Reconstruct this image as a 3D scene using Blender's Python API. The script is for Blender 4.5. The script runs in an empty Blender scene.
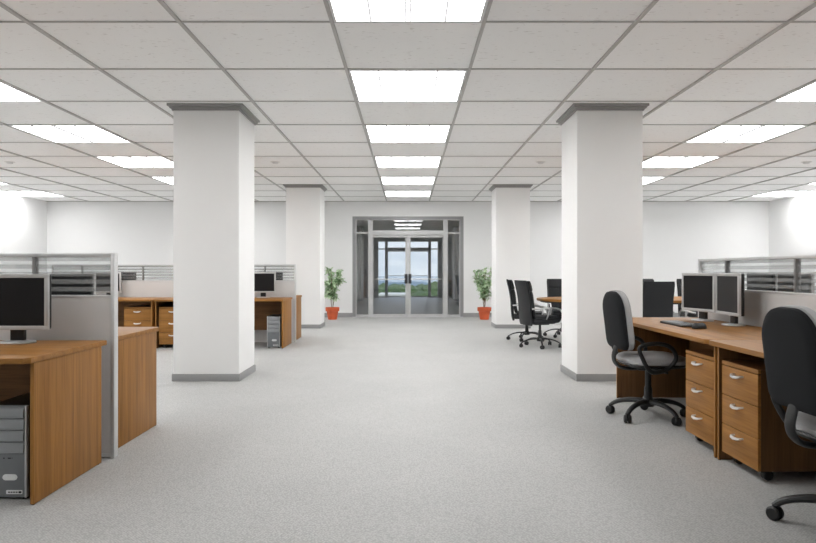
import bpy, bmesh, math, random
from mathutils import Vector, Matrix
PI = math.pi
C = bpy.context.scene.collection
S = bpy.context.scene
random.seed(7)
CAM = 1.174          # eye height
H = 2.948           # ceiling height
T = 1.0785          # ceiling tile
Y0 = 4.618          # first tile line ahead of the camera
WX = 8.5 * T        # side walls
YB = Y0 + 11 * 1.0807   # far wall
YR = Y0 - 9 * 1.0807    # wall behind the camera

# ------------------------------------------------------------------ materials
def new_mat(name):
    m = bpy.data.materials.new(name); m.use_nodes = True
    n = m.node_tree.nodes; n.clear()
    out = n.new('ShaderNodeOutputMaterial')
    return m, n, m.node_tree.links, out

def srgb(r, g, b):
    f = lambda c: (c/255/12.92) if c/255 <= .04045 else ((c/255+.055)/1.055)**2.4
    return (f(r), f(g), f(b), 1)

def plain(name, col, rough=.5, metal=0, spec=.5, noise=.04, nscale=30, bump=0, bscale=200, coat=0):
    m, n, l, out = new_mat(name)
    p = n.new('ShaderNodeBsdfPrincipled'); l.new(p.outputs[0], out.inputs[0])
    p.inputs['Roughness'].default_value = rough; p.inputs['Metallic'].default_value = metal
    p.inputs['Specular IOR Level'].default_value = spec; p.inputs['Coat Weight'].default_value = coat
    tc = n.new('ShaderNodeTexCoord'); nz = n.new('ShaderNodeTexNoise'); nz.inputs['Scale'].default_value = nscale
    nz.inputs['Detail'].default_value = 3
    l.new(tc.outputs['Object'], nz.inputs['Vector'])
    mx = n.new('ShaderNodeMix'); mx.data_type = 'RGBA'
    mx.inputs[6].default_value = tuple(c*(1-noise) for c in col[:3]) + (1,)
    mx.inputs[7].default_value = tuple(min(1, c*(1+noise)) for c in col[:3]) + (1,)
    l.new(nz.outputs[0], mx.inputs[0]); l.new(mx.outputs[2], p.inputs['Base Color'])
    if bump:
        b = n.new('ShaderNodeBump'); b.inputs['Strength'].default_value = bump; b.inputs['Distance'].default_value = .002
        n2 = n.new('ShaderNodeTexNoise'); n2.inputs['Scale'].default_value = bscale; l.new(tc.outputs['Object'], n2.inputs['Vector'])
        l.new(n2.outputs[0], b.inputs['Height']); l.new(b.outputs[0], p.inputs['Normal'])
    return m

def wood(name, axis, base=(.312, .142, .034)):
    """warm cherry veneer, grain running along the object's own axis"""
    m, n, l, out = new_mat(name)
    p = n.new('ShaderNodeBsdfPrincipled'); l.new(p.outputs[0], out.inputs[0])
    p.inputs['Roughness'].default_value = .46; p.inputs['Specular IOR Level'].default_value = .22
    tc = n.new('ShaderNodeTexCoord'); mp = n.new('ShaderNodeMapping'); l.new(tc.outputs['Object'], mp.inputs[0])
    sc = [22, 22, 22]; sc[axis] = .9; mp.inputs['Scale'].default_value = sc
    a = n.new('ShaderNodeTexNoise'); a.inputs['Scale'].default_value = 1; a.inputs['Detail'].default_value = 5; a.inputs['Distortion'].default_value = .4
    l.new(mp.outputs[0], a.inputs['Vector'])
    mp2 = n.new('ShaderNodeMapping'); l.new(tc.outputs['Object'], mp2.inputs[0])
    sc = [130, 130, 130]; sc[axis] = 4; mp2.inputs['Scale'].default_value = sc
    b = n.new('ShaderNodeTexNoise'); b.inputs['Scale'].default_value = 1; b.inputs['Detail'].default_value = 2
    l.new(mp2.outputs[0], b.inputs['Vector'])
    r = n.new('ShaderNodeValToRGB'); e = r.color_ramp.elements
    e[0].position = .3; e[0].color = tuple(c*.78 for c in base) + (1,)
    e[1].position = .7; e[1].color = (base[0]*1.2, base[1]*1.22, base[2]*1.3, 1)
    l.new(a.outputs[0], r.inputs[0])
    r2 = n.new('ShaderNodeValToRGB'); r2.color_ramp.elements[0].position = .32; r2.color_ramp.elements[0].color = (.80, .77, .73, 1)
    r2.color_ramp.elements[1].position = .55; r2.color_ramp.elements[1].color = (1, 1, 1, 1)
    l.new(b.outputs[0], r2.inputs[0])
    mx = n.new('ShaderNodeMix'); mx.data_type = 'RGBA'; mx.blend_type = 'MULTIPLY'; mx.inputs[0].default_value = .9
    l.new(r.outputs[0], mx.inputs[6]); l.new(r2.outputs[0], mx.inputs[7]); l.new(mx.outputs[2], p.inputs['Base Color'])
    return m

def carpet():
    m, n, l, out = new_mat('grey_carpet')
    p = n.new('ShaderNodeBsdfPrincipled'); l.new(p.outputs[0], out.inputs[0])
    p.inputs['Roughness'].default_value = .62; p.inputs['Specular IOR Level'].default_value = .35
    tc = n.new('ShaderNodeTexCoord')
    mp = n.new('ShaderNodeMapping'); mp.inputs['Rotation'].default_value = (0, 0, PI/4); l.new(tc.outputs['Object'], mp.inputs[0])
    v = n.new('ShaderNodeTexVoronoi'); v.inputs['Scale'].default_value = 95; v.inputs['Randomness'].default_value = .55
    l.new(mp.outputs[0], v.inputs['Vector'])
    r = n.new('ShaderNodeValToRGB'); e = r.color_ramp.elements
    e[0].position = .12; e[0].color = (.53, .53, .52, 1); e[1].position = .75; e[1].color = (.35, .35, .343, 1)
    l.new(v.outputs['Distance'], r.inputs[0])
    nz = n.new('ShaderNodeTexNoise'); nz.inputs['Scale'].default_value = 1.3; nz.inputs['Detail'].default_value = 6
    l.new(tc.outputs['Object'], nz.inputs['Vector'])
    r2 = n.new('ShaderNodeMapRange'); r2.inputs[3].default_value = .9; r2.inputs[4].default_value = 1.08; l.new(nz.outputs[0], r2.inputs[0])
    mx = n.new('ShaderNodeMix'); mx.data_type = 'RGBA'; mx.blend_type = 'MULTIPLY'; mx.inputs[0].default_value = 1
    l.new(r.outputs[0], mx.inputs[6]); l.new(r2.outputs[0], mx.inputs[7]); l.new(mx.outputs[2], p.inputs['Base Color'])
    b = n.new('ShaderNodeBump'); b.inputs['Strength'].default_value = .5; b.inputs['Distance'].default_value = .003; b.invert = True
    l.new(v.outputs['Distance'], b.inputs['Height']); l.new(b.outputs[0], p.inputs['Normal'])
    return m

def tile_mat():
    m, n, l, out = new_mat('mineral_tile')
    p = n.new('ShaderNodeBsdfPrincipled'); l.new(p.outputs[0], out.inputs[0]); p.inputs['Roughness'].default_value = .9
    p.inputs['Specular IOR Level'].default_value = .1
    tc = n.new('ShaderNodeTexCoord')
    mp = n.new('ShaderNodeMapping'); mp.inputs['Scale'].default_value = (1/T, 1/1.0807, 1)
    mp.inputs['Location'].default_value = (.5, -Y0/1.0807, .5); l.new(tc.outputs['Object'], mp.inputs[0])
    fl = n.new('ShaderNodeVectorMath'); fl.operation = 'FLOOR'; l.new(mp.outputs[0], fl.inputs[0])
    wn = n.new('ShaderNodeTexWhiteNoise'); l.new(fl.outputs[0], wn.inputs['Vector'])
    r = n.new('ShaderNodeValToRGB'); r.color_ramp.elements[0].color = (.93, .93, .925, 1); r.color_ramp.elements[1].color = (.97, .97, .965, 1)
    l.new(wn.outputs[0], r.inputs[0])
    v = n.new('ShaderNodeTexNoise'); v.inputs['Scale'].default_value = 26; v.inputs['Detail'].default_value = 4
    m3 = n.new('ShaderNodeMapping'); m3.inputs['Scale'].default_value = (.7, 1.8, 1); l.new(tc.outputs['Object'], m3.inputs[0]); l.new(m3.outputs[0], v.inputs['Vector'])
    r2 = n.new('ShaderNodeValToRGB'); r2.color_ramp.elements[0].position = .30; r2.color_ramp.elements[0].color = (.80, .79, .78, 1)
    r2.color_ramp.elements[1].position = .36; r2.color_ramp.elements[1].color = (1, 1, 1, 1)
    l.new(v.outputs[0], r2.inputs[0])
    mx = n.new('ShaderNodeMix'); mx.data_type = 'RGBA'; mx.blend_type = 'MULTIPLY'; mx.inputs[0].default_value = 1
    l.new(r.outputs[0], mx.inputs[6]); l.new(r2.outputs[0], mx.inputs[7]); l.new(mx.outputs[2], p.inputs['Base Color'])
    return m

def glass_mat(name, refl, tint):
    m, n, l, out = new_mat(name)
    t = n.new('ShaderNodeBsdfTransparent'); t.inputs[0].default_value = tint
    g = n.new('ShaderNodeBsdfGlossy'); g.inputs['Roughness'].default_value = 0.0; g.inputs[0].default_value = (1, 1, 1, 1)
    lw = n.new('ShaderNodeLayerWeight'); lw.inputs[0].default_value = .3
    mr = n.new('ShaderNodeMapRange'); mr.inputs[3].default_value = refl; mr.inputs[4].default_value = .9
    l.new(lw.outputs['Facing'], mr.inputs[0])
    pw = n.new('ShaderNodeMath'); pw.operation = 'POWER'; pw.inputs[1].default_value = 3
    l.new(lw.outputs['Facing'], pw.inputs[0]); l.new(pw.outputs[0], mr.inputs[0])
    mx = n.new('ShaderNodeMixShader'); l.new(mr.outputs[0], mx.inputs[0]); l.new(t.outputs[0], mx.inputs[1]); l.new(g.outputs[0], mx.inputs[2])
    l.new(mx.outputs[0], out.inputs[0]); return m

def striped_glass():
    """clear pane with etched horizontal bands (bands follow the pane's own height)"""
    m, n, l, out = new_mat('banded_glass')
    tc = n.new('ShaderNodeTexCoord'); sp = n.new('ShaderNodeSeparateXYZ'); l.new(tc.outputs['Object'], sp.inputs[0])
    d = n.new('ShaderNodeMath'); d.operation = 'MULTIPLY_ADD'; d.inputs[1].default_value = 1/.0475; d.inputs[2].default_value = -.62
    l.new(sp.outputs[2], d.inputs[0])
    f = n.new('ShaderNodeMath'); f.operation = 'FRACT'; l.new(d.outputs[0], f.inputs[0])
    r = n.new('ShaderNodeValToRGB'); e = r.color_ramp.elements
    e[0].position = .32; e[0].color = (0, 0, 0, 1); e[1].position = .48; e[1].color = (1, 1, 1, 1)
    x = e.new(.94); x.color = (1, 1, 1, 1); x = e.new(1.0); x.color = (0, 0, 0, 1)
    l.new(f.outputs[0], r.inputs[0])
    t = n.new('ShaderNodeBsdfTransparent'); t.inputs[0].default_value = (.87, .88, .88, 1)
    g = n.new('ShaderNodeBsdfGlossy'); g.inputs['Roughness'].default_value = .02
    m1 = n.new('ShaderNodeMixShader'); m1.inputs[0].default_value = .05; l.new(t.outputs[0], m1.inputs[1]); l.new(g.outputs[0], m1.inputs[2])
    df = n.new('ShaderNodeBsdfDiffuse'); df.inputs[0].default_value = (.45, .455, .455, 1)
    tr = n.new('ShaderNodeBsdfTranslucent'); tr.inputs[0].default_value = (.45, .455, .455, 1)
    m2 = n.new('ShaderNodeMixShader'); m2.inputs[0].default_value = .5; l.new(df.outputs[0], m2.inputs[1]); l.new(tr.outputs[0], m2.inputs[2])
    m3 = n.new('ShaderNodeMixShader'); m3.inputs[0].default_value = .32; l.new(t.outputs[0], m3.inputs[1]); l.new(m2.outputs[0], m3.inputs[2])
    m4 = n.new('ShaderNodeMixShader'); l.new(r.outputs[0], m4.inputs[0]); l.new(m1.outputs[0], m4.inputs[1]); l.new(m3.outputs[0], m4.inputs[2])
    l.new(m4.outputs[0], out.inputs[0]); return m

def emit(name, col, s):
    m, n, l, out = new_mat(name); e = n.new('ShaderNodeEmission'); e.inputs[0].default_value = col; e.inputs[1].default_value = s
    l.new(e.outputs[0], out.inputs[0]); return m

def leafy(name, c1, c2):
    m, n, l, out = new_mat(name)
    p = n.new('ShaderNodeBsdfPrincipled'); p.inputs['Roughness'].default_value = .5
    tc = n.new('ShaderNodeTexCoord'); v = n.new('ShaderNodeTexNoise'); v.inputs['Scale'].default_value = 14; l.new(tc.outputs['Object'], v.inputs['Vector'])
    r = n.new('ShaderNodeValToRGB'); r.color_ramp.elements[0].position = .35; r.color_ramp.elements[0].color = c1
    r.color_ramp.elements[1].position = .65; r.color_ramp.elements[1].color = c2
    l.new(v.outputs[0], r.inputs[0]); l.new(r.outputs[0], p.inputs['Base Color'])
    t = n.new('ShaderNodeBsdfTranslucent'); l.new(r.outputs[0], t.inputs[0])
    mx = n.new('ShaderNodeMixShader'); mx.inputs[0].default_value = .35; l.new(p.outputs[0], mx.inputs[1]); l.new(t.outputs[0], mx.inputs[2])
    l.new(mx.outputs[0], out.inputs[0]); return m

M = dict(
    wall=plain('white_wall_paint', (.78, .78, .778), .85, spec=.2, noise=.01, nscale=3, bump=.05),
    column=plain('column_paint', (.895, .89, .882), .8, spec=.25, noise=.012, nscale=3, bump=.05),
    tile=tile_mat(), carpet=carpet(),
    base=plain('grey_skirting', (.29, .29, .29), .5),
    cap=plain('grey_moulding', (.33, .325, .32), .5),
    tbar=plain('ceiling_grid_metal', (.50, .49, .48), .6, metal=0),
    lamp=emit('lit_diffuser', (.99, .99, .99, 1), 12.2),
    lampframe=plain('white_lamp_trim', (.75, .75, .75), .4),
    wood_x=wood('veneer_lengthwise', 0), wood_z=wood('veneer_upright', 2), wood_y=wood('veneer_crosswise', 1),
    wood_shaded=wood('kneehole_shade_veneer', 2, (.13, .062, .022)), wood_mod=wood('backboard_shade_veneer', 0, (.20, .095, .032)),  # same veneer with the shade under the desks put into its colour
    black=plain('black_plastic', (.009, .0095, .010), .45, bump=.15, bscale=400),
    fabric=plain('black_fabric', (.012, .013, .0145), .9, spec=.25, noise=.15, nscale=200, bump=.3, bscale=700),
    leather=plain('black_leather', (.017, .018, .020), .5, spec=.3, noise=.1, nscale=60, bump=.25, bscale=260),
    cushion=plain('grey_fabric', (.40, .40, .405), .9, spec=.2, noise=.12, nscale=260, bump=.3, bscale=800),
    chrome=plain('brushed_steel', (.78, .78, .78), .22, metal=1),
    handle=plain('satin_silver', (.74, .73, .72), .4, metal=.3),
    armmetal=plain('satin_chrome', (.62, .62, .62), .38, metal=.7),
    blackmetal=plain('dark_metal', (.05, .05, .052), .4),
    louvre=emit('lit_diffuser_seam', (1, 1, 1, 1), .72),
    alu=plain('satin_aluminium', (.66, .66, .66), .38, metal=.35),
    darkalu=plain('dark_aluminium', (.22, .22, .22), .4, metal=.3),
    doorframe=plain('door_grey_metal', (.50, .50, .50), .4, metal=.1),
    outerframe=plain('outer_frame_grey_metal', (.27, .27, .275), .4, metal=.1),
    fabricpanel=plain('pale_partition_fabric', (.62, .605, .595), .9, spec=.15, noise=.03, nscale=300, bump=.2, bscale=900),
    silver=plain('silver_plastic', (.50, .50, .50), .35, metal=.15),
    screen=plain('dark_screen', (.018, .0175, .0185), .32, spec=.12, noise=.01),
    casegrey=plain('tower_grey_plastic', (.16, .17, .18), .4, noise=.03),
    casemid=plain('tower_vent_plastic', (.25, .26, .27), .35, noise=.03),
    light_plastic=plain('pale_plastic', (.66, .67, .67), .35),
    glass=glass_mat('door_glass', .10, (.96, .97, .975, 1)),
    fglass=glass_mat('outer_glass', .02, (.95, .96, .97, 1)),
    banded=striped_glass(),
    pot=plain('terracotta', (.62, .115, .04), .7, noise=.12, nscale=14, bump=.2),
    soil=plain('potting_soil', (.05, .032, .02), .95, noise=.4, nscale=80),
    bark=plain('plant_bark', (.20, .14, .08), .8, noise=.2),
    leaf=leafy('pale_green_leaf', (.20, .36, .16, 1), (.66, .78, .56, 1)),
    corridor=plain('corridor_grey_paint', (.50, .50, .505), .8, noise=.02, nscale=4),
    corridorfloor=plain('corridor_floor', (.50, .50, .50), .45, noise=.05),
    grass=leafy('meadow', (.10, .17, .05, 1), (.20, .30, .10, 1)),
    hill=plain('haze_tinted_hill', (.20, .27, .33), .95, spec=.05, noise=.12, nscale=.01),  # blue-grey tint paints distance haze into the hill colour
    forest=leafy('tree_leaves', (.035, .09, .015, 1), (.12, .22, .04, 1)),
    housewall=plain('pale_render', (.75, .73, .69), .8), roof=plain('pale_roof', (.62, .6, .56), .8),
    water=plain('sea_water', (.16, .25, .33), .2, noise=.1, nscale=.01),
    white=plain('white_plastic', (.8, .79, .77), .4),
)

# ------------------------------------------------------------------ mesh helpers
class MB:
    def __init__(s): s.bm = bmesh.new()
    def _merge(s, t, mat=None):
        if mat is not None: bmesh.ops.transform(t, matrix=mat, verts=t.verts)
        bmesh.ops.recalc_face_normals(t, faces=t.faces)
        me = bpy.data.meshes.new('tmp'); t.to_mesh(me); t.free(); s.bm.from_mesh(me); bpy.data.meshes.remove(me)
    def box(s, x0, x1, y0, y1, z0, z1, b=0, seg=2, mat=None):
        t = bmesh.new(); bmesh.ops.create_cube(t, size=1)
        for v in t.verts:
            v.co = Vector(((x0+x1)/2 + v.co.x*(x1-x0), (y0+y1)/2 + v.co.y*(y1-y0), (z0+z1)/2 + v.co.z*(z1-z0)))
        if b: bmesh.ops.bevel(t, geom=list(t.edges), offset=b, segments=seg, profile=.5, affect='EDGES')
        s._merge(t, mat); return s
    def prism(s, pts, z0, z1, b=0, mat=None, seg=2):
        t = bmesh.new(); lo = [t.verts.new((p[0], p[1], z0)) for p in pts]; hi = [t.verts.new((p[0], p[1], z1)) for p in pts]
        n = len(pts); t.faces.new(lo); t.faces.new(hi)
        for i in range(n): t.faces.new((lo[i], lo[(i+1) % n], hi[(i+1) % n], hi[i]))
        if b:
            ed = [e for e in t.edges if abs(e.verts[0].co.z - e.verts[1].co.z) < 1e-6]
            bmesh.ops.bevel(t, geom=ed, offset=b, segments=seg, profile=.5, affect='EDGES')
        s._merge(t, mat); return s
    def loft(s, pts, layers, mat=None):
        """pts: closed outline in (u,v); layers: (height, scale); stacked along w and capped"""
        t = bmesh.new(); n = len(pts); cu = sum(p[0] for p in pts)/n; cv = sum(p[1] for p in pts)/n; rings = []
        hw = max(abs(p[0]-cu) for p in pts); hh = max(abs(p[1]-cv) for p in pts)
        for h, inset in layers:
            su = 1 - inset/hw; sv = 1 - inset/hh
            rings.append([t.verts.new((cu+(p[0]-cu)*su, cv+(p[1]-cv)*sv, h)) for p in pts])
        for a, b in zip(rings, rings[1:]):
            for i in range(n): t.faces.new((a[i], a[(i+1) % n], b[(i+1) % n], b[i]))
        for r, h in ((rings[0], layers[0][0]), (rings[-1], layers[-1][0])):
            c = t.verts.new((cu, cv, h))
            for i in range(n): t.faces.new((r[i], r[(i+1) % n], c))
        s._merge(t, mat); return s
    def lathe(s, prof, seg=24, mat=None, sx=1, sy=1):
        t = bmesh.new(); rings = []
        for r, z in prof:
            rings.append([t.verts.new((r*math.cos(2*PI*i/seg)*sx, r*math.sin(2*PI*i/seg)*sy, z)) for i in range(seg)])
        for a, b in zip(rings, rings[1:]):
            for i in range(seg): t.faces.new((a[i], a[(i+1) % seg], b[(i+1) % seg], b[i]))
        t.faces.new(rings[0]); t.faces.new(rings[-1])
        s._merge(t, mat); return s
    def tube(s, pts, r, seg=10, closed=False, flat=1, mat=None):
        """swept tube; r may be a list; flat squeezes it vertically"""
        t = bmesh.new(); P = [Vector(p) for p in pts]; n = len(P); rs = r if isinstance(r, (list, tuple)) else [r]*n; rings = []
        up = Vector((0, 0, 1)); side0 = None
        for i, p in enumerate(P):
            d = (P[(i+1) % n] - P[i-1]) if closed else (P[min(i+1, n-1)] - P[max(i-1, 0)])
            d.normalize()
            if side0 is None:
                side0 = d.cross(up)
                if side0.length < .1: side0 = d.cross(Vector((0, 1, 0)))
            sd = (side0 - d*side0.dot(d)).normalized(); side0 = sd; nn = sd.cross(d).normalized()
            rings.append([t.verts.new(p + sd*math.cos(2*PI*k/seg)*rs[i] + nn*math.sin(2*PI*k/seg)*rs[i]*flat) for k in range(seg)])
        m = n if closed else n-1
        for i in range(m):
            a, b = rings[i], rings[(i+1) % n]
            for k in range(seg): t.faces.new((a[k], a[(k+1) % seg], b[(k+1) % seg], b[k]))
        if not closed: t.faces.new(rings[0]); t.faces.new(rings[-1])
        s._merge(t, mat); return s
    def build(s, name, m, parent=None, smooth=True, ang=35):
        me = bpy.data.meshes.new(name); s.bm.to_mesh(me); s.bm.free()
        if smooth:
            for p in me.polygons: p.use_smooth = True
            me.set_sharp_from_angle(angle=math.radians(ang))
        for mm in (m if isinstance(m, list) else [m]): me.materials.append(mm)
        o = bpy.data.objects.new(name, me); C.objects.link(o)
        if parent: o.parent = parent
        return o

def smooth_path(pts, closed=False, k=5):
    P = [Vector(p) for p in pts]; n = len(P); out = []
    rng = range(n) if closed else range(n-1)
    for i in rng:
        g = (lambda j: P[j % n]) if closed else (lambda j: P[max(0, min(n-1, j))])
        p0, p1, p2, p3 = g(i-1), g(i), g(i+1), g(i+2)
        for j in range(k):
            t = j/k
            out.append(.5*((2*p1) + (-p0+p2)*t + (2*p0-5*p1+4*p2-p3)*t*t + (-p0+3*p1-3*p2+p3)*t**3))
    if not closed: out.append(P[-1])
    return out

def rounded(w, h, radii, seg=7, cx=0, cy=0):
    """rounded rectangle; radii for (+x+y, -x+y, -x-y, +x-y)"""
    pts = []
    for (sx, sy, a0), r in zip(((1, 1, 0), (-1, 1, 90), (-1, -1, 180), (1, -1, 270)), radii):
        for k in range(seg+1):
            a = math.radians(a0 + 90*k/seg)
            pts.append((cx + sx*(w/2-r) + r*math.cos(a), cy + sy*(h/2-r) + r*math.sin(a)))
    return pts

def empty(name, label, cat, loc=(0, 0, 0), rz=0, group=None, kind=None):
    o = bpy.data.objects.new(name, None); C.objects.link(o); o.location = loc; o.rotation_euler = (0, 0, rz)
    o.empty_display_size = .1
    return tag(o, label, cat, group, kind)
def tag(o, label=None, cat=None, group=None, kind=None):
    if label: o['label'] = label
    if cat: o['category'] = cat
    if group: o['group'] = group
    if kind: o['kind'] = kind
    return o
def struct(o, label=None):
    o['kind'] = 'structure'
    if label: o['label'] = label
    return o
KIDS = {}
def kids(o): return [c for c in bpy.data.objects if c.parent == o]
def copy_tree(o, parent=None):
    c = o.copy(); C.objects.link(c)
    if parent: c.parent = parent
    for ch in kids(o): copy_tree(ch, c)
    return c
def dup(o, loc, rz, label, group=None):
    c = copy_tree(o); c.location = loc; c.rotation_euler = (0, 0, rz); c['label'] = label
    if group: c['group'] = group
    return c
def place(o, loc, rz, label):
    o.location = loc; o.rotation_euler = (0, 0, rz); o['label'] = label; return o

# ------------------------------------------------------------------ room shell
def shell(name, boxes, m, parent=None, b=0):
    mb = MB()
    for q in boxes: mb.box(*q, b=b)
    return mb.build(name, m, parent, smooth=False)
struct(shell('floor', [(-WX-.2, WX+.2, YR-.2, YB+.1, -.12, 0)], M['carpet']))
struct(shell('ceiling', [(-WX-.2, WX+.2, YR-.2, YB+.1, H, H+.12)], M['tile']))
struct(shell('wall_left', [(-WX-.2, -WX, YR-.2, YB, 0, H)], M['wall']))
struct(shell('wall_right', [(WX, WX+.2, YR-.2, YB, 0, H)], M['wall']))
struct(shell('wall_rear', [(-WX, WX, YR-.2, YR, 0, H)], M['wall']))
DW, DH = 1.41, 2.56
struct(shell('wall_far', [(-WX-.2, -DW, YB, YB+.2, 0, H), (DW, WX+.2, YB, YB+.2, 0, H), (-DW, DW, YB, YB+.2, DH, H)], M['wall']))
bh = .11
struct(shell('baseboard_far', [(-WX, -DW, YB-.018, YB, 0, bh), (DW, WX, YB-.018, YB, 0, bh)], M['base']))
struct(shell('baseboard_left', [(-WX, -WX+.018, YR, YB-.018, 0, bh)], M['base']))
struct(shell('baseboard_right', [(WX-.018, WX, YR, YB-.018, 0, bh)], M['base']))
struct(shell('baseboard_rear', [(-WX+.018, WX-.018, YR, YR+.018, 0, bh)], M['base']))
# exposed metal grid of the suspended ceiling
mb = MB()
for k in range(-8, 8):
    x = (k+.5)*T; mb.box(x-.012, x+.012, YR, YB, H-.018, H)
struct(mb.build('trim_1', M['tbar'], smooth=False), 'grey metal runners of the suspended ceiling')
mb = MB()
for n_ in range(-9, 11):
    y = Y0 + n_*1.0807; mb.box(-WX, WX, y-.008, y+.008, H-.009, H)
mb.box(-WX, WX, YB-.03, YB, H-.02, H)
struct(mb.build('trim_2', M['tbar'], smooth=False), 'grey cross bars of the suspended ceiling')

# ceiling lights
def make_light():
    r = empty('ceiling_light', 'x', 'ceiling light', group='luminous panels in the suspended ceiling')
    a, c = T/2-.016, 1.0807/2-.013
    mb = MB(); w = .02
    mb.box(-a, a, -c, -c+w, -.012, 0); mb.box(-a, a, c-w, c, -.012, 0); mb.box(-a, -a+w, -c+w, c-w, -.012, 0); mb.box(a-w, a, -c+w, c-w, -.012, 0)
    mb.build('frame', M['lampframe'], r, smooth=False)
    MB().box(-a+w, a-w, -c+w, c-w, -.006, 0).build('diffuser', M['lamp'], r, smooth=False)
    mb = MB()
    for q in (-.5, .5): mb.box(q*a-.008, q*a+.008, -c+w, c-w, -.016, -.007)
    for q in (-.016, .016): mb.box(q-.007, q+.007, -c+w, c-w, -.016, -.007)
    for q in (-.6, -.2, .2, .6): mb.box(-a+w, a-w, q*c-.005, q*c+.005, -.010, -.0065)
    mb.build('louvre', M['louvre'], r, smooth=False)
    return r
proto_light = make_light(); used = False
rown = {-7: 'over the rear wall', -5: 'second from the rear wall', -3: 'behind the viewer', -1: 'at the top edge, nearest', 1: 'second nearest', 3: 'third nearest', 5: 'fourth nearest', 7: 'fifth nearest', 9: 'farthest, closest to the door wall'}
coln = {-8: 'far left row', -4: 'left row', 0: 'centre row', 4: 'right row', 8: 'far right row'}
for cx in (0, -4, 4, -8, 8):
    for n_ in (-1, 1, 3, 5, 7, 9) + ((-3, -5, -7) if cx in (-4, 4) else ()):
        lab = f'square white ceiling light panel of the {coln[cx]}, {rown[n_]}'
        loc = (cx*T, Y0+(n_+.5)*1.0807, H-.001)
        if not used: place(proto_light, loc, 0, lab); used = True
        else: dup(proto_light, loc, 0, lab)

# smoke detectors
def make_det():
    r = empty('smoke_detector', 'x', 'smoke detector', group='smoke detectors on the ceiling tiles')
    MB().lathe([(.001, -.008), (.075, -.008), (.08, 0), (.001, 0)], 28).build('base', M['white'], r)
    MB().lathe([(.001, -.035), (.03, -.035), (.045, -.028), (.05, -.012), (.055, -.008)], 28).build('sensor_cap', M['lampframe'], r)
    return r
pd = make_det(); first = True
for x, n_, lab in ((-2*T, -.5, 'round smoke detector at the top edge, left of the nearest centre light'), (2*T, -.5, 'round smoke detector at the top edge, right of the nearest centre light'),
                (-2*T, 5.5, 'round smoke detector on the tile just right of the near left column'), (2*T, 5.5, 'round smoke detector on the tile just left of the near right column'),
                (-6*T, 5.5, 'round smoke detector at the far left edge under the left lights'), (6*T, 5.5, 'round smoke detector at the far right edge under the right lights')):
    loc = (x, Y0+n_*1.0807, H)
    if first: place(pd, loc, 0, lab); first = False
    else: dup(pd, loc, 0, lab)

# columns
def make_column():
    r = empty('column', 'x', 'column', group='square white columns')
    MB().box(-.35, .35, -.35, .35, 0, H-.03, b=.006).build('shaft', M['column'], r)
    mb = MB(); mb.box(-.362, .362, -.362, .362, 0, .078, b=.003); mb.build('base_trim', M['base'], r)
    mb = MB(); mb.box(-.364, .364, -.364, .364, H-.066, H-.045, b=.004); mb.box(-.382, .382, -.382, .382, H-.045, H-.024, b=.004); mb.box(-.402, .402, -.402, .402, H-.024, H-.0005, b=.003)
    mb.build('capital_moulding', M['cap'], r)
    return r
pc = make_column()
place(pc, (-2.15, 7.27, 0), 0, 'large square white column at left, nearest, with grey base and top moulding'); 
dup(pc, (2.15, 7.27, 0), 0, 'large square white column at right, nearest, behind the light grey office chair')
dup(pc, (-2.15, 13.66, 0), 0, 'smaller far square column on the left beside the left potted plant')
dup(pc, (2.15, 13.66, 0), 0, 'smaller far square column on the right beside the right potted plant')
for o in list(bpy.data.objects):
    if o.get('category') == 'column': o['kind'] = 'structure'

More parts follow.
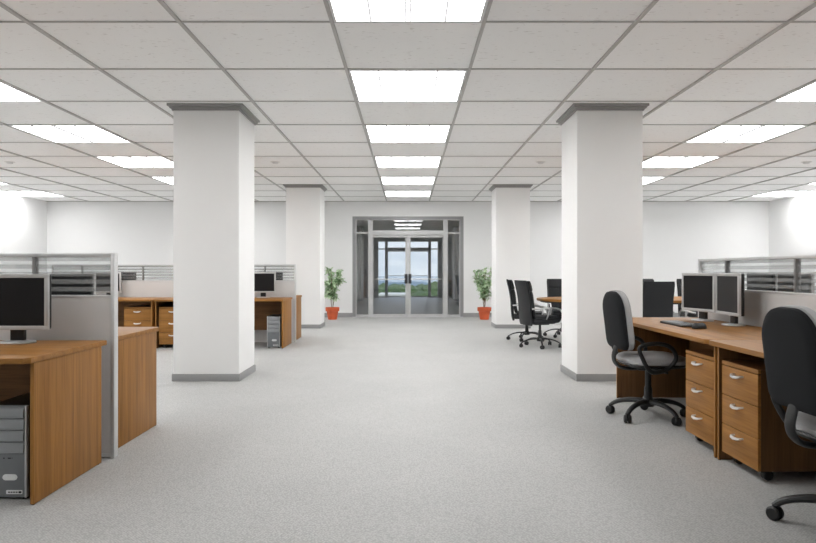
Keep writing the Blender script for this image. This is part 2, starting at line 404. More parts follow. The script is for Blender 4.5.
# ------------------------------------------------------------------ entrance
def doorset(y, far):
    fm = M['doorframe'] if far else M['doorframe']; gl = M['fglass'] if far else M['glass']
    of = M['doorframe'] if far else M['outerframe']
    where = 'far end of the corridor' if far else 'far wall of the office'
    fr = MB()
    for s in (-1, 1):
        fr.box(min(s*1.33, s*DW), max(s*1.33, s*DW), y-.03, y+.14, 0, DH)
    fr.box(-1.33, 1.33, y-.03, y+.14, 2.485, DH)
    struct(fr.build('trim_%d' % (6 if far else 3), of, smooth=False), 'grey outer door surround at the ' + where)
    fr = MB()
    for s in (-1, 1):
        fr.box(min(s*.895, s*1.015), max(s*.895, s*1.015), y, y+.10, 0, 2.485, b=.004)
        fr.box(min(s*1.015, s*1.33), max(s*1.015, s*1.33), y+.01, y+.09, 0, .065)
        fr.box(min(s*1.015, s*1.33), max(s*1.015, s*1.33), y+.01, y+.09, 2.12, 2.165)
        fr.box(min(s*1.305, s*1.33), max(s*1.305, s*1.33), y+.0, y+.09, .065, 2.485)
    fr.box(-.895, .895, y, y+.10, 2.09, 2.205, b=.004)
    fr.box(-1.33, 1.33, y-.005, y+.10, 2.465, 2.485)
    struct(fr.build('trim_%d' % (7 if far else 4), fm, smooth=False), 'light grey mullions between the door panes at the ' + where)
    k = 3 if far else 0
    for i, (a, b_, c, d) in enumerate(((-1.305, -1.015, .065, 2.12), (1.015, 1.305, .065, 2.12))):
        w = MB().box(a, b_, y+.045, y+.053, c, d).build('window_%d' % (k+i+1), gl, smooth=False); struct(w, '%s sidelight pane at the %s' % (('left', 'right')[i], where))
        u = MB().box(a, b_, y+.045, y+.053, 2.165, 2.465).build('upper_pane', gl, w, smooth=False)
    w = MB().box(-.895, .895, y+.045, y+.053, 2.205, 2.465).build('window_%d' % (k+3), gl, smooth=False); struct(w, 'wide glass transom above the double door at the ' + where)
    for i, s in enumerate((-1, 1)):
        d = bpy.data.objects.new('door_%d' % ((2 if far else 0)+i+1), None); C.objects.link(d); d.location = (s*.893, y+.05, 0)
        struct(d, '%s glazed leaf of the double door at the %s' % (('left', 'right')[i], where))
        q = lambda x0, x1: (min(-s*x0, -s*x1), max(-s*x0, -s*x1))
        mb = MB(); W = .889
        mb.box(*q(0.002, .012), -.022, .022, .012, 2.085); mb.box(*q(W-.062, W), -.022, .022, .012, 2.085, b=.003)
        mb.box(*q(.012, W-.062), -.022, .022, 2.03, 2.085); mb.box(*q(.012, W-.062), -.022, .022, .012, .075)
        mb.build('frame', fm, d, smooth=False)
        MB().box(*q(.012, W-.062), -.004, .004, .075, 2.03).build('glass_pane', gl, d, smooth=False)
        mb = MB(); mb.tube([(-s*.03, -.06, .968), (-s*(W-.05), -.06, .968)], .013)
        for e in (.035, W-.06): mb.box(*q(e-.01, e+.01), -.06, -.02, .958, .978)
        tag(mb.build('push_bar', M['alu'], d), 'pale grey horizontal push bar')
        mb = MB().box(*q(W-.085, W-.008), -.052, -.0225, .855, 1.10, b=.004).box(*q(W-.065, W-.04), -.085, -.05, .87, 1.085, b=.006)
        tag(mb.build('door_handle', M['blackmetal'], d), 'dark upright handle plate')
doorset(YB+.03, False)
YF = 28.6
doorset(YF, True)
struct(shell('trim_5', [(-DW, DW, YB-.01, YB+.2, 0, .012)], M['doorframe']), 'low metal threshold under the double door')
struct(shell('floor_corridor', [(-2.1, 2.1, YB+.1, YF+.5, -.12, -.001)], M['corridorfloor']))
struct(shell('ceiling_corridor', [(-2.1, 2.1, YB+.2, YF+.3, H-.05, H+.12)], M['corridor']))
struct(shell('wall_corridor_left', [(-2.1, -1.93, YB+.2, YF+.3, 0, H-.05)], M['corridor']))
struct(shell('wall_corridor_right', [(1.93, 2.1, YB+.2, YF+.3, 0, H-.05)], M['corridor']))
struct(shell('wall_corridor_end', [(-1.93, -DW, YF, YF+.2, 0, H-.05), (DW, 1.93, YF, YF+.2, 0, H-.05), (-DW, DW, YF, YF+.2, DH, H-.05)], M['corridor']))
mb = MB()
for s in (-1, 1):
    for y in (19.6, 25.6): mb.box(min(s*1.84, s*1.93), max(s*1.84, s*1.93), y, y+.5, 0, H-.05)
    mb.box(min(s*1.915, s*1.93), max(s*1.915, s*1.93), YB+.2, YF, 0, .11)
struct(mb.build('trim_8', M['corridor'], smooth=False), 'grey pilasters along the corridor walls')

# ------------------------------------------------------------------ desks
def make_desk():
    r = empty('office_desk', 'x', 'desk')
    c = .028; X, Yf, Yb = .975, -.43, .405
    pts = [(-X+c, Yf), (X-c, Yf), (X, Yf+c), (X, Yb), (-X, Yb), (-X, Yf+c)]
    MB().prism(pts, .715, .745, b=.003).build('desktop', M['wood_x'], r)
    for s in (-1, 1):
        a = sorted((s*.968, s*.948)); mb = MB().box(a[0], a[1], -.368, .35, .004, .715, b=.0015)
        sp_ = mb.build('side_panel', [M['wood_z'], M['wood_shaded']], r)
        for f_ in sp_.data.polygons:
            if f_.normal.x*s < -.9: f_.material_index = 1  # inward faces get the darker veneer: painted kneehole shade
        mb = MB(); a = s*.958
        for y in (-.36, .32): mb.lathe([(.008, 0), (.008, .004)], 10, Matrix.Translation((a, y, 0)))
        mb.build('foot', M['black'], r)
    MB().box(-.948, .948, .30, .318, .22, .715).build('modesty_panel', M['wood_mod'], r)  # darker colour carries the shade under the desktop
    return r
def make_cabinet():
    r = empty('drawer_cabinet', 'x', 'drawer cabinet'); w = .207; z0 = .062
    mb = MB(); mb.box(-w, w, -.285, .29, z0, z0+.02); mb.box(-w, w, -.286, .29, .60, .625)
    mb.box(-w, -w+.018, -.285, .29, z0+.02, .60); mb.box(w-.018, w, -.285, .29, z0+.02, .60); mb.box(-w+.018, w-.018, .272, .29, z0+.02, .60)
    mb.box(-w+.018, w-.018, -.26, -.25, z0+.02, .60)
    mb.build('body', M['wood_shaded'], r, smooth=False)  # carcass coloured dark to paint in the shade below the desk
    MB().box(-w, w, -.303, -.2865, .601, .625, b=.001).build('top_rail', M['wood_x'], r)
    for k in range(3):
        a = z0-.002+k*.1795
        d = MB().box(-w+.001, w-.001, -.303, -.2855, a+.002, a+.177, b=.0015).build('drawer', M['wood_x'], r)
        hz = a + .136
        mb = MB()
        mb.tube([(-.05, -.304, hz+.006), (-.046, -.326, hz+.004), (-.03, -.333, hz), (0, -.336, hz-.002), (.03, -.333, hz), (.046, -.326, hz+.004), (.05, -.304, hz+.006)], [.006, .008, .0095, .0105, .0095, .008, .006], 8, flat=.9)
        tag(mb.build('handle', M['handle'], d), 'bow shaped silver handle')
    for sx in (-1, 1):
        for sy in (-1, 1):
            mb = MB(); q = Matrix.Translation((sx*.155, sy*.225-.0, .029)) @ Matrix.Rotation(PI/2, 4, 'Y')
            mb.lathe([(.001, -.02), (.022, -.02), (.029, -.015), (.029, -.004), (.02, -.003), (.02, .003), (.029, .004), (.029, .015), (.022, .02), (.001, .02)], 20, q)
            mb.lathe([(.02, .0), (.016, .03)], 12, Matrix.Translation((sx*.155, sy*.225, .034)))
            mb.build('caster', M['black'], r)
    return r
GB = 'desk clusters'
def make_partition():
    r = empty('desk_partition', 'x', 'desk partition', kind='thing')
    MB().box(-1.985, 1.985, -.022, .022, .03, 1.005, b=.002).build('fabric_panel', M['fabricpanel'], r)
    mb = MB()
    for s in (-1, 1): a = sorted((s*1.985, s*2.01)); mb.box(a[0], a[1], -.027, .027, 0, 1.285, b=.003)
    mb.box(-1.985, 1.985, -.025, .025, 1.262, 1.285, b=.003); mb.box(-1.985, 1.985, -.025, .025, 1.005, 1.022, b=.002); mb.box(-1.985, 1.985, -.024, .024, .008, .03)
    mb.build('frame', M['alu'], r)
    for x in (-1.5, -.5, .5, 1.5): MB().box(x-.011, x+.011, -.02, .02, 1.022, 1.262, b=.002).build('mullion', M['darkalu'], r)
    xs = [-1.985, -1.511, None, -1.489, -.511, None, -.489, .489, None, .511, 1.489, None, 1.511, 1.985]
    for a, b in ((-1.985, -1.511), (-1.489, -.511), (-.489, .489), (.511, 1.489), (1.511, 1.985)):
        MB().box(a, b, -.003, .003, 1.022, 1.262).build('glass_pane', M['banded'], r, smooth=False)
    return r
def make_monitor():
    r = empty('computer_monitor', 'x', 'monitor')
    w, z0, z1, bz = .21, .082, .412, .024
    mb = MB(); mb.box(-w, w, -.022, -.002, z0, z0+bz, b=.003); mb.box(-w, w, -.022, -.002, z1-bz, z1, b=.003)
    mb.box(-w, -w+bz, -.022, -.002, z0+bz-.003, z1-bz+.003, b=.003); mb.box(w-bz, w, -.022, -.002, z0+bz-.003, z1-bz+.003, b=.003)
    mb.build('bezel', M['silver'], r)
    MB().box(-w+bz-.002, w-bz+.002, -.017, -.004, z0+bz-.002, z1-bz+.002).build('screen', M['screen'], r, smooth=False)
    MB().prism(rounded(2*w-.004, z1-z0-.004, (.01,)*4, 4, 0, (z0+z1)/2), 0, .028, b=.008, mat=Matrix(((1, 0, 0, 0), (0, 0, 1, -.003), (0, 1, 0, 0), (0, 0, 0, 1)))).build('rear_housing', M['black'], r)
    MB().box(-.042, .042, .022, .052, .014, .22, b=.006).build('neck', M['black'], r)
    MB().lathe([(.001, 0), (.1, 0), (.104, .004), (.10, .011), (.06, .016), (.001, .017)], 36, Matrix.Translation((0, .03, 0)), 1, .80).build('base', M['silver'], r)
    return r
def make_tower():
    r = empty('computer_tower', 'x', 'computer tower')
    w, h, d = .1, .487, .225
    MB().box(-w, w, -d+.012, d, .012, h, b=.004).build('case', M['black'], r)
    mb = MB()
    for sx in (-1, 1):
        for y in (-.18, .18): mb.box(sx*.075-.015, sx*.075+.015, y-.02, y+.02, 0, .013)
    mb.build('foot', M['black'], r)
    f = MB().box(-w+.012, w-.012, -d, -d+.02, .014, h-.003, b=.004).build('front_panel', M['casegrey'], r)
    for k in range(4):
        z = .24 + k*.06
        q = MB().prism([(-d-.001, z), (-d-.012, z+.006), (-d-.014, z+.03), (-d-.008, z+.052), (-d-.001, z+.057)], -w+.014, w-.014, mat=Matrix(((0, 0, 1, 0), (1, 0, 0, 0), (0, 1, 0, 0), (0, 0, 0, 1))))
        q.build('vent_slat', M['casemid'], r)
    mb = MB()
    for sx in (-1, 1): a = sorted((sx*(w-.012), sx*(w-.001))); mb.box(a[0], a[1], -d-.006, -d+.02, .014, h-.003, b=.003)
    mb.build('edge_strip', M['silver'], r)
    vert = Matrix(((1, 0, 0, 0), (0, 0, -1, 0), (0, 1, 0, 0), (0, 0, 0, 1)))
    tag(MB().prism(rounded(.075, .03, (.0145,)*4, 6, .012, .118), d, d+.005, b=.002, mat=vert).build('power_button', M['light_plastic'], r), 'pale oval button')
    pp = MB().prism(rounded(.082, .02, (.003,)*4, 3, .034, .042), d, d+.003, mat=vert).build('port_strip', M['light_plastic'], r)
    mb = MB()
    for k in range(4): mb.prism(rounded(.010, .006, (.0015,)*4, 2, .008+k*.013, .042), d+.003, d+.004, mat=vert)
    mb.prism(rounded(.016, .010, (.0045,)*4, 4, .064, .042), d+.003, d+.004, mat=vert)
    mb.build('port', M['black'], pp)
    mb = MB()
    for a, b in ((-.02, .008), (.002, .004), (.010, .012), (.022, .003)): mb.prism(rounded(b, .006, (.001,)*4, 2, a, .215), d, d+.0008, mat=vert)
    mb.build('marking', M['black'], r)
    return r

desk, cab, part, mon, tow = make_desk(), make_cabinet(), make_partition(), make_monitor(), make_tower()
protos = dict(desk=[desk, 0], cab=[cab, 0], part=[part, 0], mon=[mon, 0], tow=[tow, 0])
def put(kind, org, lx, ly, lz, rz, label, group, extra=0):
    """org = (x, y, rotation) of a desk cluster's own frame"""
    ox, oy, a = org
    loc = (ox + lx*math.cos(a) - ly*math.sin(a), oy + lx*math.sin(a) + ly*math.cos(a), lz)
    p = protos[kind]
    if not p[1]: p[1] = 1; o = place(p[0], loc, a+rz+extra, label); o['group'] = group
    else: o = dup(p[0], loc, a+rz+extra, label, group)
    return o
FD = .475    # desk centre distance from the partition
LA = (-3.85, 4.10, 0); LD = (-3.85, 10.68, 0); RB = (2.772, 4.07, -PI/2)
TZ = .745
# near left cluster
put('part', LA, 0, 0, 0, 0, 'pale grey partition with banded glass top behind the nearest left desk', 'desk partitions')
put('desk', LA, 1.008, -FD, 0, 0, 'nearest left cherry wood desk with a monitor and a tower under it', 'office desks')
put('desk', LA, .97, FD, 0, PI, 'left cherry wood desk behind the nearest left partition, its side panel showing', 'office desks')
put('tow', LA, 1.80, -.545, 0, 0, 'large grey computer tower under the nearest left desk, cut by the left edge', 'computer towers')
put('mon', LA, 1.52, -.25, TZ, 0, 'monitor with dark screen on the nearest left desk', 'monitors')
put('mon', LA, 1.54, .25, TZ, PI, 'dark monitor back seen through the glass of the nearest left partition', 'monitors')
# far left cluster
put('part', LD, 0, 0, 0, 0, 'far partition with banded glass top behind the row of left desks with drawers', 'desk partitions')
put('desk', LD, .99, -FD, 0, 0, 'far left desk beside the column with a tower under its right end', 'office desks')
put('desk', LD, -.99, -FD, 0, 0, 'far left desk at the left end of the row, seen between near partition and column', 'office desks')
put('desk', LD, .99, FD, 0, PI, 'far left desk behind the far partition, only its side panel showing', 'office desks')
put('desk', LD, -.99, FD, 0, PI, 'far left desk hidden behind the far partition, under the left monitor back', 'office desks')
put('cab', LD, .275, -.51, 0, 0, 'far left drawer cabinet, right one of the two, partly behind the near left column', 'drawer cabinets')
put('cab', LD, -.256, -.51, 0, 0, 'far left drawer cabinet, left one of the two, right of the near partition', 'drawer cabinets')
put('tow', LD, 1.80, -.545, 0, 0, 'small far computer tower under the desk right of the near left column', 'computer towers')
put('mon', LD, 1.52, -.25, TZ, 0, 'far monitor with dark screen just right of the near left column', 'monitors')
put('mon', LD, -.96, -.25, TZ, 0, 'far monitor seen edge-on right of the near left partition post', 'monitors')
put('mon', LD, 1.54, .25, TZ, PI, 'far monitor back seen through glass beside the monitor right of the column', 'monitors')
put('mon', LD, -.93, .25, TZ, PI, 'far monitor back seen through glass above the left drawer cabinet', 'monitors')
# right cluster
put('part', RB, 0, -.035, 0, 0, 'pale partition with banded glass top running along the right desks', 'desk partitions')
put('desk', RB, -.98, -FD+.0, 0, 0, 'right cherry wood desk with two monitors, keyboard and mouse', 'office desks')
put('desk', RB, .985, -FD, 0, 0, 'nearest right cherry wood desk, in front of the cut-off grey chair', 'office desks')
put('desk', RB, -.98, FD, 0, PI, 'right desk hidden behind the right partition, carrying the monitor backs', 'office desks')
put('cab', RB, -.262, -.53, 0, 0, 'right drawer cabinet under the two-monitor desk, the farther of the two', 'drawer cabinets')
put('cab', RB, .262, -.53, 0, 0, 'nearest right drawer cabinet with silver handles and casters', 'drawer cabinets')
put('mon', RB, -1.53, -.26, TZ, 0, 'left of the two silver-framed monitors on the right desk', 'monitors', extra=math.radians(14))
put('mon', RB, -1.06, -.235, TZ, 0, 'right of the two silver-framed monitors on the right desk', 'monitors', extra=math.radians(-3))
put('mon', RB, -1.50, .26, TZ, PI, 'farther dark monitor back behind the right partition glass', 'monitors')
put('mon', RB, -1.02, .26, TZ, PI, 'nearer dark monitor back behind the right partition glass', 'monitors')

# keyboard (long side along local x) and mouse
k = empty('keyboard', 'slim dark keyboard in front of the two monitors on the right desk', 'keyboard', (2.165, 5.17, TZ), -PI/2)
MB().prism(rounded(.44, .155, (.012,)*4, 4), 0, .016, b=.004).build('body', M['black'], k)
mb = MB()
for r_ in range(6):
    for c_ in range(20):
        x = -.205 + c_*.0207; y = -.062 + r_*.0215
        mb.box(x, x+.0175, y, y+.018, .0155, .0205)
mb.build('keys', M['casegrey'], k, smooth=False)
mo = empty('computer_mouse', 'small dark mouse beside the keyboard on the right desk', 'mouse', (2.165, 4.83, TZ), math.radians(-75))
MB().loft(rounded(.062, .112, (.03, .03, .026, .026), 6), [(0, .002), (.010, 0), (.025, .003), (.036, .010), (.042, .019)]).build('shell', M['black'], mo)
MB().box(-.003, .003, .015, .035, .036, .044, b=.0015).build('scroll_wheel', M['casegrey'], mo)

# ------------------------------------------------------------------ task chairs (local forward = +x)
def base_star(r, leg_mat, R=.30, z=.128, wheel=.033, lr=.0225, start=0, flat=.8):
    hub = MB().lathe([(.001, z-.035), (.045, z-.035), (.052, z-.01), (.045, z+.02), (.034, z+.03), (.001, z+.03)], 24).build('hub', M['black'], r)
    for i in range(5):
        a = start + i*2*PI/5; m = Matrix.Rotation(a, 4, 'Z')
        pts = smooth_path([(.03, 0, z+.002), (.12, 0, z+.004), (.20, 0, z-.008), (.265, 0, z-.032), (R+.005, 0, z-.062)], k=3)
        rr = [lr*1.25 - (lr*.45)*j/(len(pts)-1) for j in range(len(pts))]
        l = MB().tube(pts, rr, 10, flat=flat, mat=m).build('leg', leg_mat, r)
        q = m @ Matrix.Translation((R, 0, wheel)) @ Matrix.Rotation(.5+i*1.1, 4, 'Z') @ Matrix.Rotation(PI/2, 4, 'X')
        mb = MB(); mb.lathe([(.001, -.027), (wheel*.8, -.027), (wheel, -.02), (wheel, -.006), (wheel*.6, -.004), (wheel*.6, .004), (wheel, .006), (wheel, .02), (wheel*.8, .027), (.001, .027)], 20, q)
        mb.lathe([(wheel*.55, 0), (.010, z-.062-wheel+.012)], 12, m @ Matrix.Translation((R, 0, wheel)))
        mb.build('caster', M['black'], l)

def make_task_chair():
    r = empty('office_chair', 'x', 'office chair')
    base_star(r, M['black'], start=math.radians(0))
    MB().lathe([(.034, .15), (.030, .24), (.024, .25), (.024, .40), (.001, .40)], 20).build('gas_column', M['black'], r)
    mb = MB(); mb.box(-.11, .12, -.07, .07, .385, .418, b=.012); mb.tube([(.03, -.06, .395), (.04, -.19, .39), (.045, -.24, .392)], .008, 8)
    mb.build('tilt_mechanism', M['black'], r)
    so = rounded(.455, .48, (.13, .12, .12, .13), 7, .028, 0)
    MB().loft(so, [(.412, .06), (.420, .015), (.438, .0), (.446, .006)]).build('seat_shell', M['black'], r)
    MB().loft(so, [(.442, .012), (.455, -.004), (.475, -.006), (.495, .008), (.507, .035), (.512, .09)]).build('seat', M['cushion'], r)
    # back pad: outline in (y, z), stacked along -x, then reclined about its foot
    bo = rounded(.39, .46, (.15, .15, .06, .06), 8, 0, .23)
    rec = Matrix.Translation((-.235, 0, .556)) @ Matrix.Rotation(math.radians(-7), 4, 'Y')
    ax = Matrix(((0, 0, 1, 0), (1, 0, 0, 0), (0, 1, 0, 0), (0, 0, 0, 1)))
    MB().loft(bo, [(-.040, .05), (-.034, .02), (-.020, .003), (0, 0), (.006, .006)], rec @ ax).build('back_shell', M['fabric'], r)
    MB().loft(bo, [(.004, .006), (.012, -.003), (.040, -.003), (.055, .008), (.064, .035), (.067, .09)], rec @ ax).build('backrest', M['cushion'], r)
    mb = MB(); pts = smooth_path([(-.255, 0, .60), (-.272, 0, .545), (-.282, 0, .49), (-.268, 0, .44), (-.22, 0, .405), (-.13, 0, .395), (0, 0, .40)], k=4)
    mb.tube(pts, .034, 14, flat=.42)
    mb.build('back_support', M['black'], r)
    loop = [(-.062, .590), (-.033, .627), (.083, .642), (.19, .615), (.24, .536), (.216, .468), (.15, .42), (.057, .404), (.01, .44), (-.033, .514)]
    for s in (-1, 1):
        mb = MB(); mb.tube(smooth_path([((u-.09)*.95-.045, s*(.27 - .01*(h_ < .5)), .40+(h_-.404)*.93) for u, h_ in loop], True, 4), .0165, 10, closed=True)
        mb.tube([(-.01, s*.265, .408), (-.005, s*.19, .405), (0, s*.05, .405)], .017, 8)
        mb.build('armrest', M['black'], r)
    return r
tc = make_task_chair()
place(tc, (1.925, 5.21, 0), math.radians(4), 'black-backed grey office chair at the two-monitor desk on the right')
tc['group'] = 'task chairs at the right desks'
dup(tc, (1.98, 2.90, 0), math.radians(2), 'nearest office chair with black back, cut off by the right edge')

# ------------------------------------------------------------------ meeting table and high-back chairs
def make_exec_chair():
    r = empty('high_back_chair', 'x', 'meeting chair')
    base_star(r, M['black'], R=.31, z=.125, wheel=.03, lr=.015, start=math.radians(35), flat=.7)
    MB().lathe([(.030, .14), (.026, .25), (.02, .26), (.02, .38), (.001, .38)], 18).build('gas_column', M['black'], r)
    MB().box(-.12, .12, -.09, .09, .345, .375, b=.01).build('tilt_mechanism', M['black'], r)
    mb = MB(); mb.box(-.22, .27, -.235, .235, .37, .44, b=.028, seg=3); mb.box(-.18, .275, -.225, .225, .43, .485, b=.026, seg=3)
    mb.build('seat', M['leather'], r)
    prof = [(-.205, .345), (-.222, .50), (-.232, .68), (-.262, .86), (-.305, 1.03)]
    def slab(y, p0, th, z_off=0, seg=3):
        pts = smooth_path([(x, 0, z) for x, z in p0], k=3); t = bmesh.new(); n = len(pts); rows = []
        e = .02
        for i, p in enumerate(pts):
            zz = p.z; q = 0
            if i == 0 or i == n-1: q = .007
            a = y - q
            ring = [(p.x-th+q, -a+e), (p.x-th+q, a-e), (p.x-th+q+.012, a), (p.x-q-.012, a), (p.x-q, a-e), (p.x-q, -a+e), (p.x-q-.012, -a), (p.x-th+q+.012, -a)]
            rows.append([t.verts.new((xx, yy, zz)) for xx, yy in ring])
        for a, b in zip(rows, rows[1:]):
            for j in range(8): t.faces.new((a[j], a[(j+1) % 8], b[(j+1) % 8], b[j]))
        t.faces.new(rows[0]); t.faces.new(rows[-1]); return t
    mb = MB(); mb._merge(slab(.215, prof, .045)); mb.build('back_shell', M['leather'], r, ang=50)
    mb = MB(); mb._merge(slab(.207, [(-.150, .47), (-.175, .60), (-.186, .72), (-.206, .864)], .058)); mb.build('backrest', M['leather'], r, ang=50)
    mb = MB(); mb._merge(slab(.207, [(-.207, .866), (-.222, .94), (-.247, 1.022)], .062)); mb.build('headrest', M['leather'], r, ang=50)
    for s in (-1, 1):
        y = s*.262
        mb = MB(); mb.tube(smooth_path([(-.235, s*.235, .60), (-.18, y, .605), (.05, y, .615), (.18, y, .60), (.245, y, .54), (.245, y, .46), (.20, y, .385), (.13, s*.20, .37)], k=4), .0125, 10)
        mb.tube([(.03, y, .612), (.02, y, .53), (.0, s*.225, .44)], .010, 8)
        mb.build('armrest', M['armmetal'], r)
    return r
ec = make_exec_chair(); GE = 'high-back chairs round the meeting table'; ec['group'] = GE
place(ec, (2.04, 10.05, 0), math.radians(14), 'high-back black chair nearest the aisle at the meeting table, with silver armrests')
dup(ec, (2.02, 11.05, 0), math.radians(-8), 'high-back black chair half behind another at the left end of the table', GE)
dup(ec, (2.77, 11.65, 0), math.radians(-90), 'black chair on the far side of the table, just left of the near right column', GE)
dup(ec, (4.30, 11.65, 0), math.radians(-90), 'black chair on the far side of the table, just right of the column, mostly hidden', GE)
dup(ec, (5.16, 11.65, 0), math.radians(-90), 'black chair on the far side of the table, left of the right desk monitors', GE)
dup(ec, (3.43, 9.20, 0), math.radians(90), 'wide black chair back on the near side of the table, right of the column', GE)
dup(ec, (4.16, 9.10, 0), math.radians(90), 'black chair on the near side of the table, behind the right desk monitors', GE)
t = empty('meeting_table', 'long oval cherry wood meeting table behind the near right column', 'table', (3.885, 10.15, 0))
ov = []
for i in range(64):
    a = 2*PI*i/64; c_, s_ = math.cos(a), math.sin(a)
    ov.append((1.86*math.copysign(abs(c_)**.8, c_), .78*math.copysign(abs(s_)**.8, s_)))
MB().prism(ov, .712, .748, b=.006).build('tabletop', M['wood_x'], t)
MB().prism([(x*.97, y*.95) for x, y in ov], .69, .712).build('edge_apron', M['black'], t)
for s in (-1, 1):
    mb = MB(); mb.box(s*.85-.04, s*.85+.04, -.30, .30, .03, .69, b=.01); mb.build('pedestal', M['black'], t)
    MB().box(s*.85-.09, s*.85+.09, -.40, .40, 0, .035, b=.01).build('foot', M['black'], t)

# ------------------------------------------------------------------ potted plants
def make_plant(seed):
    rnd = random.Random(seed)
    r = empty('potted_plant', 'x', 'potted plant')
    p = MB().lathe([(.10, 0), (.105, .004), (.142, .20), (.162, .205), (.168, .215), (.170, .29), (.163, .295), (.155, .29), (.150, .25), (.001, .25)], 36).build('pot', M['pot'], r)
    MB().lathe([(.001, .252), (.148, .252), (.14, .262), (.001, .268)], 24).build('soil', M['soil'], r)
    st = MB(); lf = bmesh.new()
    def leaf(pos, d, L):
        d = d.normalized(); sd = d.cross(Vector((0, 0, 1)));
        if sd.length < .1: sd = Vector((1, 0, 0))
        sd = (sd.normalized() + Vector((rnd.uniform(-.4, .4), rnd.uniform(-.4, .4), rnd.uniform(-.5, .5)))).normalized(); w = L*.26
        up = sd.cross(d).normalized()
        prf = [(0, .12), (.25, .8), (.5, 1), (.78, .62), (1, .04)]
        rows = []
        for tt, ww in prf:
            c = pos + d*L*tt + Vector((0, 0, -.25*L*tt*tt))
            rows.append((lf.verts.new(c - sd*w*ww + up*.12*w), lf.verts.new(c), lf.verts.new(c + sd*w*ww + up*.12*w)))
        for a, b in zip(rows, rows[1:]):
            lf.faces.new((a[0], a[1], b[1], b[0])); lf.faces.new((a[1], a[2], b[2], b[1]))
    for q in range(3):
        a0 = q*2.1 + rnd.uniform(0, 1); top = Vector((.05*math.cos(a0), .05*math.sin(a0), .62+.05*q))
        trunk = smooth_path([Vector((.015*math.cos(a0), .015*math.sin(a0), .25)), Vector((.03*math.cos(a0+1), .03*math.sin(a0+1), .42)), top], k=4)
        st.tube(trunk, .008, 6)
        for b_ in range(8):
            a = a0 + b_*2.4; s0 = trunk[min(len(trunk)-1, 3+b_)]; hgt = rnd.uniform(.50, 1.2)
            if b_ < 2: hgt = rnd.uniform(1.15, 1.30)
            rad = rnd.uniform(.12, .27) * (1 if .6 < hgt < 1.2 else .85)
            e = Vector((rad*math.cos(a), rad*math.sin(a), hgt))
            br = smooth_path([s0, s0.lerp(e, .5)+Vector((0, 0, .06)), e], k=5); st.tube(br, .004, 5)
            for j in range(2, len(br)):
                for _ in range(3):
                    d = Vector((rnd.uniform(-1, 1), rnd.uniform(-1, 1), rnd.uniform(-.6, .7)))
                    leaf(br[j], d, rnd.uniform(.08, .13))
    st.build('stem', M['bark'], r)
    me = bpy.data.meshes.new('foliage'); lf.to_mesh(me); lf.free(); me.materials.append(M['leaf'])
    o = bpy.data.objects.new('foliage', me); C.objects.link(o); o.parent = r
    return r
a = make_plant(3); place(a, (-1.83, 15.75, 0), 0, 'green leafy plant in a terracotta pot left of the glass doors'); a['group'] = 'potted plants by the doors'
b = dup(a, (1.85, 15.75, 0), 2.2, 'green leafy plant in a terracotta pot right of the glass doors', 'potted plants by the doors')

# ------------------------------------------------------------------ outdoors beyond the corridor
rnd = random.Random(5)
def terrain(name, x0, x1, y0, y1, nx, ny, f, m):
    bm = bmesh.new(); g = [[bm.verts.new((x0+(x1-x0)*i/nx, y0+(y1-y0)*j/ny, f(x0+(x1-x0)*i/nx, y0+(y1-y0)*j/ny))) for i in range(nx+1)] for j in range(ny+1)]
    for j in range(ny):
        for i in range(nx): bm.faces.new((g[j][i], g[j][i+1], g[j+1][i+1], g[j+1][i]))
    mb = MB(); mb.bm.free(); mb.bm = bm; return mb.build(name, m)
struct(terrain('ground', -120, 120, 30, 210, 24, 18, lambda x, y: -7 - .012*(y-30) + .5*math.sin(x*.06)*math.cos(y*.05), M['grass']))
struct(terrain('sea', -4000, 4000, 205, 9000, 4, 4, lambda x, y: -70, M['water']))
def ridge(cx, cy, wx, wy, top, ph):
    return lambda x, y: -72 + (72+top)*math.exp(-((x-cx)/wx)**2 - ((y-cy)/wy)**2)*(1+.12*math.sin(x*.012+ph)+.06*math.sin(x*.041+ph))
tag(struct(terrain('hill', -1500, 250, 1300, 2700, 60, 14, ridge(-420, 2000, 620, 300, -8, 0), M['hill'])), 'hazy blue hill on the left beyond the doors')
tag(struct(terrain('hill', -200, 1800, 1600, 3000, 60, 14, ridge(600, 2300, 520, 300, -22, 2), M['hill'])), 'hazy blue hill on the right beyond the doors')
fo = bmesh.new()
for i in range(420):
    y = rnd.uniform(60, 190); x = rnd.uniform(-.16, .16)*y; R = rnd.uniform(1.6, 3.2)
    g0 = -7 - .012*(y-30); topz = CAM - (rnd.uniform(13.5, 20))/650*y*1.0 - (0 if y < 150 else .6)
    t_ = bmesh.new(); bmesh.ops.create_icosphere(t_, subdivisions=2, radius=R)
    for v in t_.verts:
        v.co *= rnd.uniform(.82, 1.18); v.co.z *= 1.15; v.co += Vector((x, y, topz-R*1.15))
    me = bpy.data.meshes.new('t'); t_.to_mesh(me); t_.free(); fo.from_mesh(me); bpy.data.meshes.remove(me)
mb = MB(); mb.bm.free(); mb.bm = fo
tag(mb.build('forest', M['forest']), 'dense green treetops seen through the glass doors', 'trees', kind='stuff')
def house(x, y, w, d, z0, z1, label):
    r = empty('house', label, 'building', (x, y, z0), group='pale houses among the trees')
    MB().box(-w/2, w/2, -d/2, d/2, 0, z1-z0).build('wall', M['housewall'], r, smooth=False)
    MB().box(-w/2-.2, w/2+.2, -d/2-.2, d/2+.2, z1-z0, z1-z0+.25, b=.05).build('roof', M['roof'], r, smooth=False)
house(-1.1, 52, 2.0, 3, -7.2, -.85, 'low pale building behind the left door leaf')
house(3.2, 54, 1.0, 3, -7.2, -.85, 'low pale building behind the right door leaf')

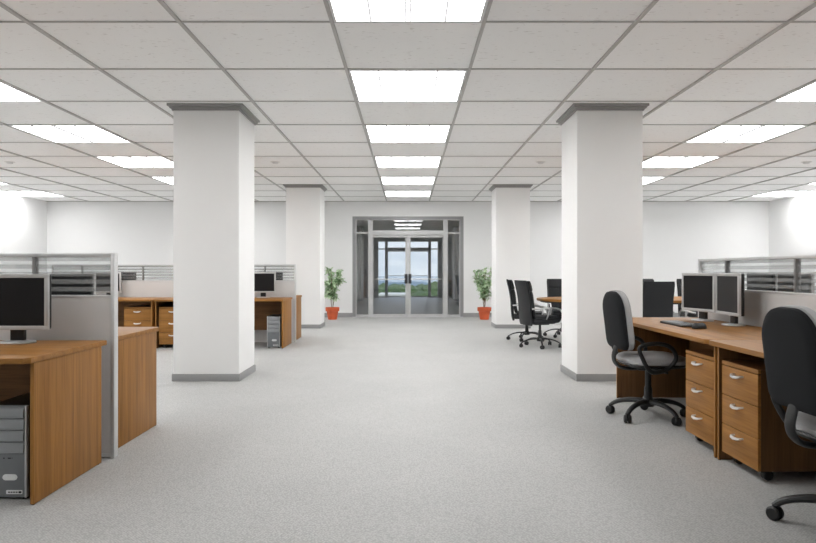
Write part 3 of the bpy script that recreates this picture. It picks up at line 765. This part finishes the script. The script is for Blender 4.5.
# sky and sun
w = bpy.data.worlds.new('World'); S.world = w; w.use_nodes = True; n = w.node_tree.nodes; l = w.node_tree.links; n.clear()
o = n.new('ShaderNodeOutputWorld'); bg = n.new('ShaderNodeBackground'); l.new(bg.outputs[0], o.inputs[0])
tcn = n.new('ShaderNodeTexCoord'); sp = n.new('ShaderNodeSeparateXYZ'); l.new(tcn.outputs['Generated'], sp.inputs[0])
r = n.new('ShaderNodeValToRGB'); e = r.color_ramp.elements
e[0].position = 0; e[0].color = (.60, .68, .76, 1); e[1].position = .5; e[1].color = (.30, .45, .70, 1)
x = e.new(.05); x.color = (.66, .74, .82, 1); x = e.new(.15); x.color = (.52, .64, .80, 1)
nz = n.new('ShaderNodeTexNoise'); nz.inputs['Scale'].default_value = 9; nz.inputs['Detail'].default_value = 6
mp = n.new('ShaderNodeMapping'); mp.inputs['Scale'].default_value = (1, 1, 3.5); l.new(tcn.outputs['Generated'], mp.inputs[0]); l.new(mp.outputs[0], nz.inputs[0])
r2 = n.new('ShaderNodeValToRGB'); r2.color_ramp.elements[0].position = .42; r2.color_ramp.elements[1].position = .68
l.new(nz.outputs[0], r2.inputs[0]); l.new(sp.outputs[2], r.inputs[0])
mx = n.new('ShaderNodeMix'); mx.data_type = 'RGBA'; mx.inputs[7].default_value = (.86, .89, .92, 1); l.new(r2.outputs[0], mx.inputs[0]); l.new(r.outputs[0], mx.inputs[6])
l.new(mx.outputs[2], bg.inputs[0]); bg.inputs[1].default_value = 1.42
sd = bpy.data.lights.new('sun', 'SUN'); sd.energy = 2.2; sd.angle = .01; so_ = bpy.data.objects.new('sun', sd); C.objects.link(so_)
so_.rotation_euler = (math.radians(35), 0, math.radians(40))

# ------------------------------------------------------------------ camera
cd = bpy.data.cameras.new('camera'); co = bpy.data.objects.new('camera', cd); C.objects.link(co)
co.location = (0, 0, CAM); co.rotation_euler = (PI/2, 0, 0); cd.sensor_width = 36; cd.lens = 36*650/816; cd.shift_y = -.5/816
cd.clip_start = .05; cd.clip_end = 20000
S.camera = co
S.view_settings.view_transform = 'Standard'; S.view_settings.look = 'None'; S.view_settings.gamma = 1; S.view_settings.use_curve_mapping = False
S.view_settings.exposure = 0
S.cycles.max_bounces = 12; S.cycles.diffuse_bounces = 8; S.cycles.transparent_max_bounces = 16
S.cycles.use_denoising = True
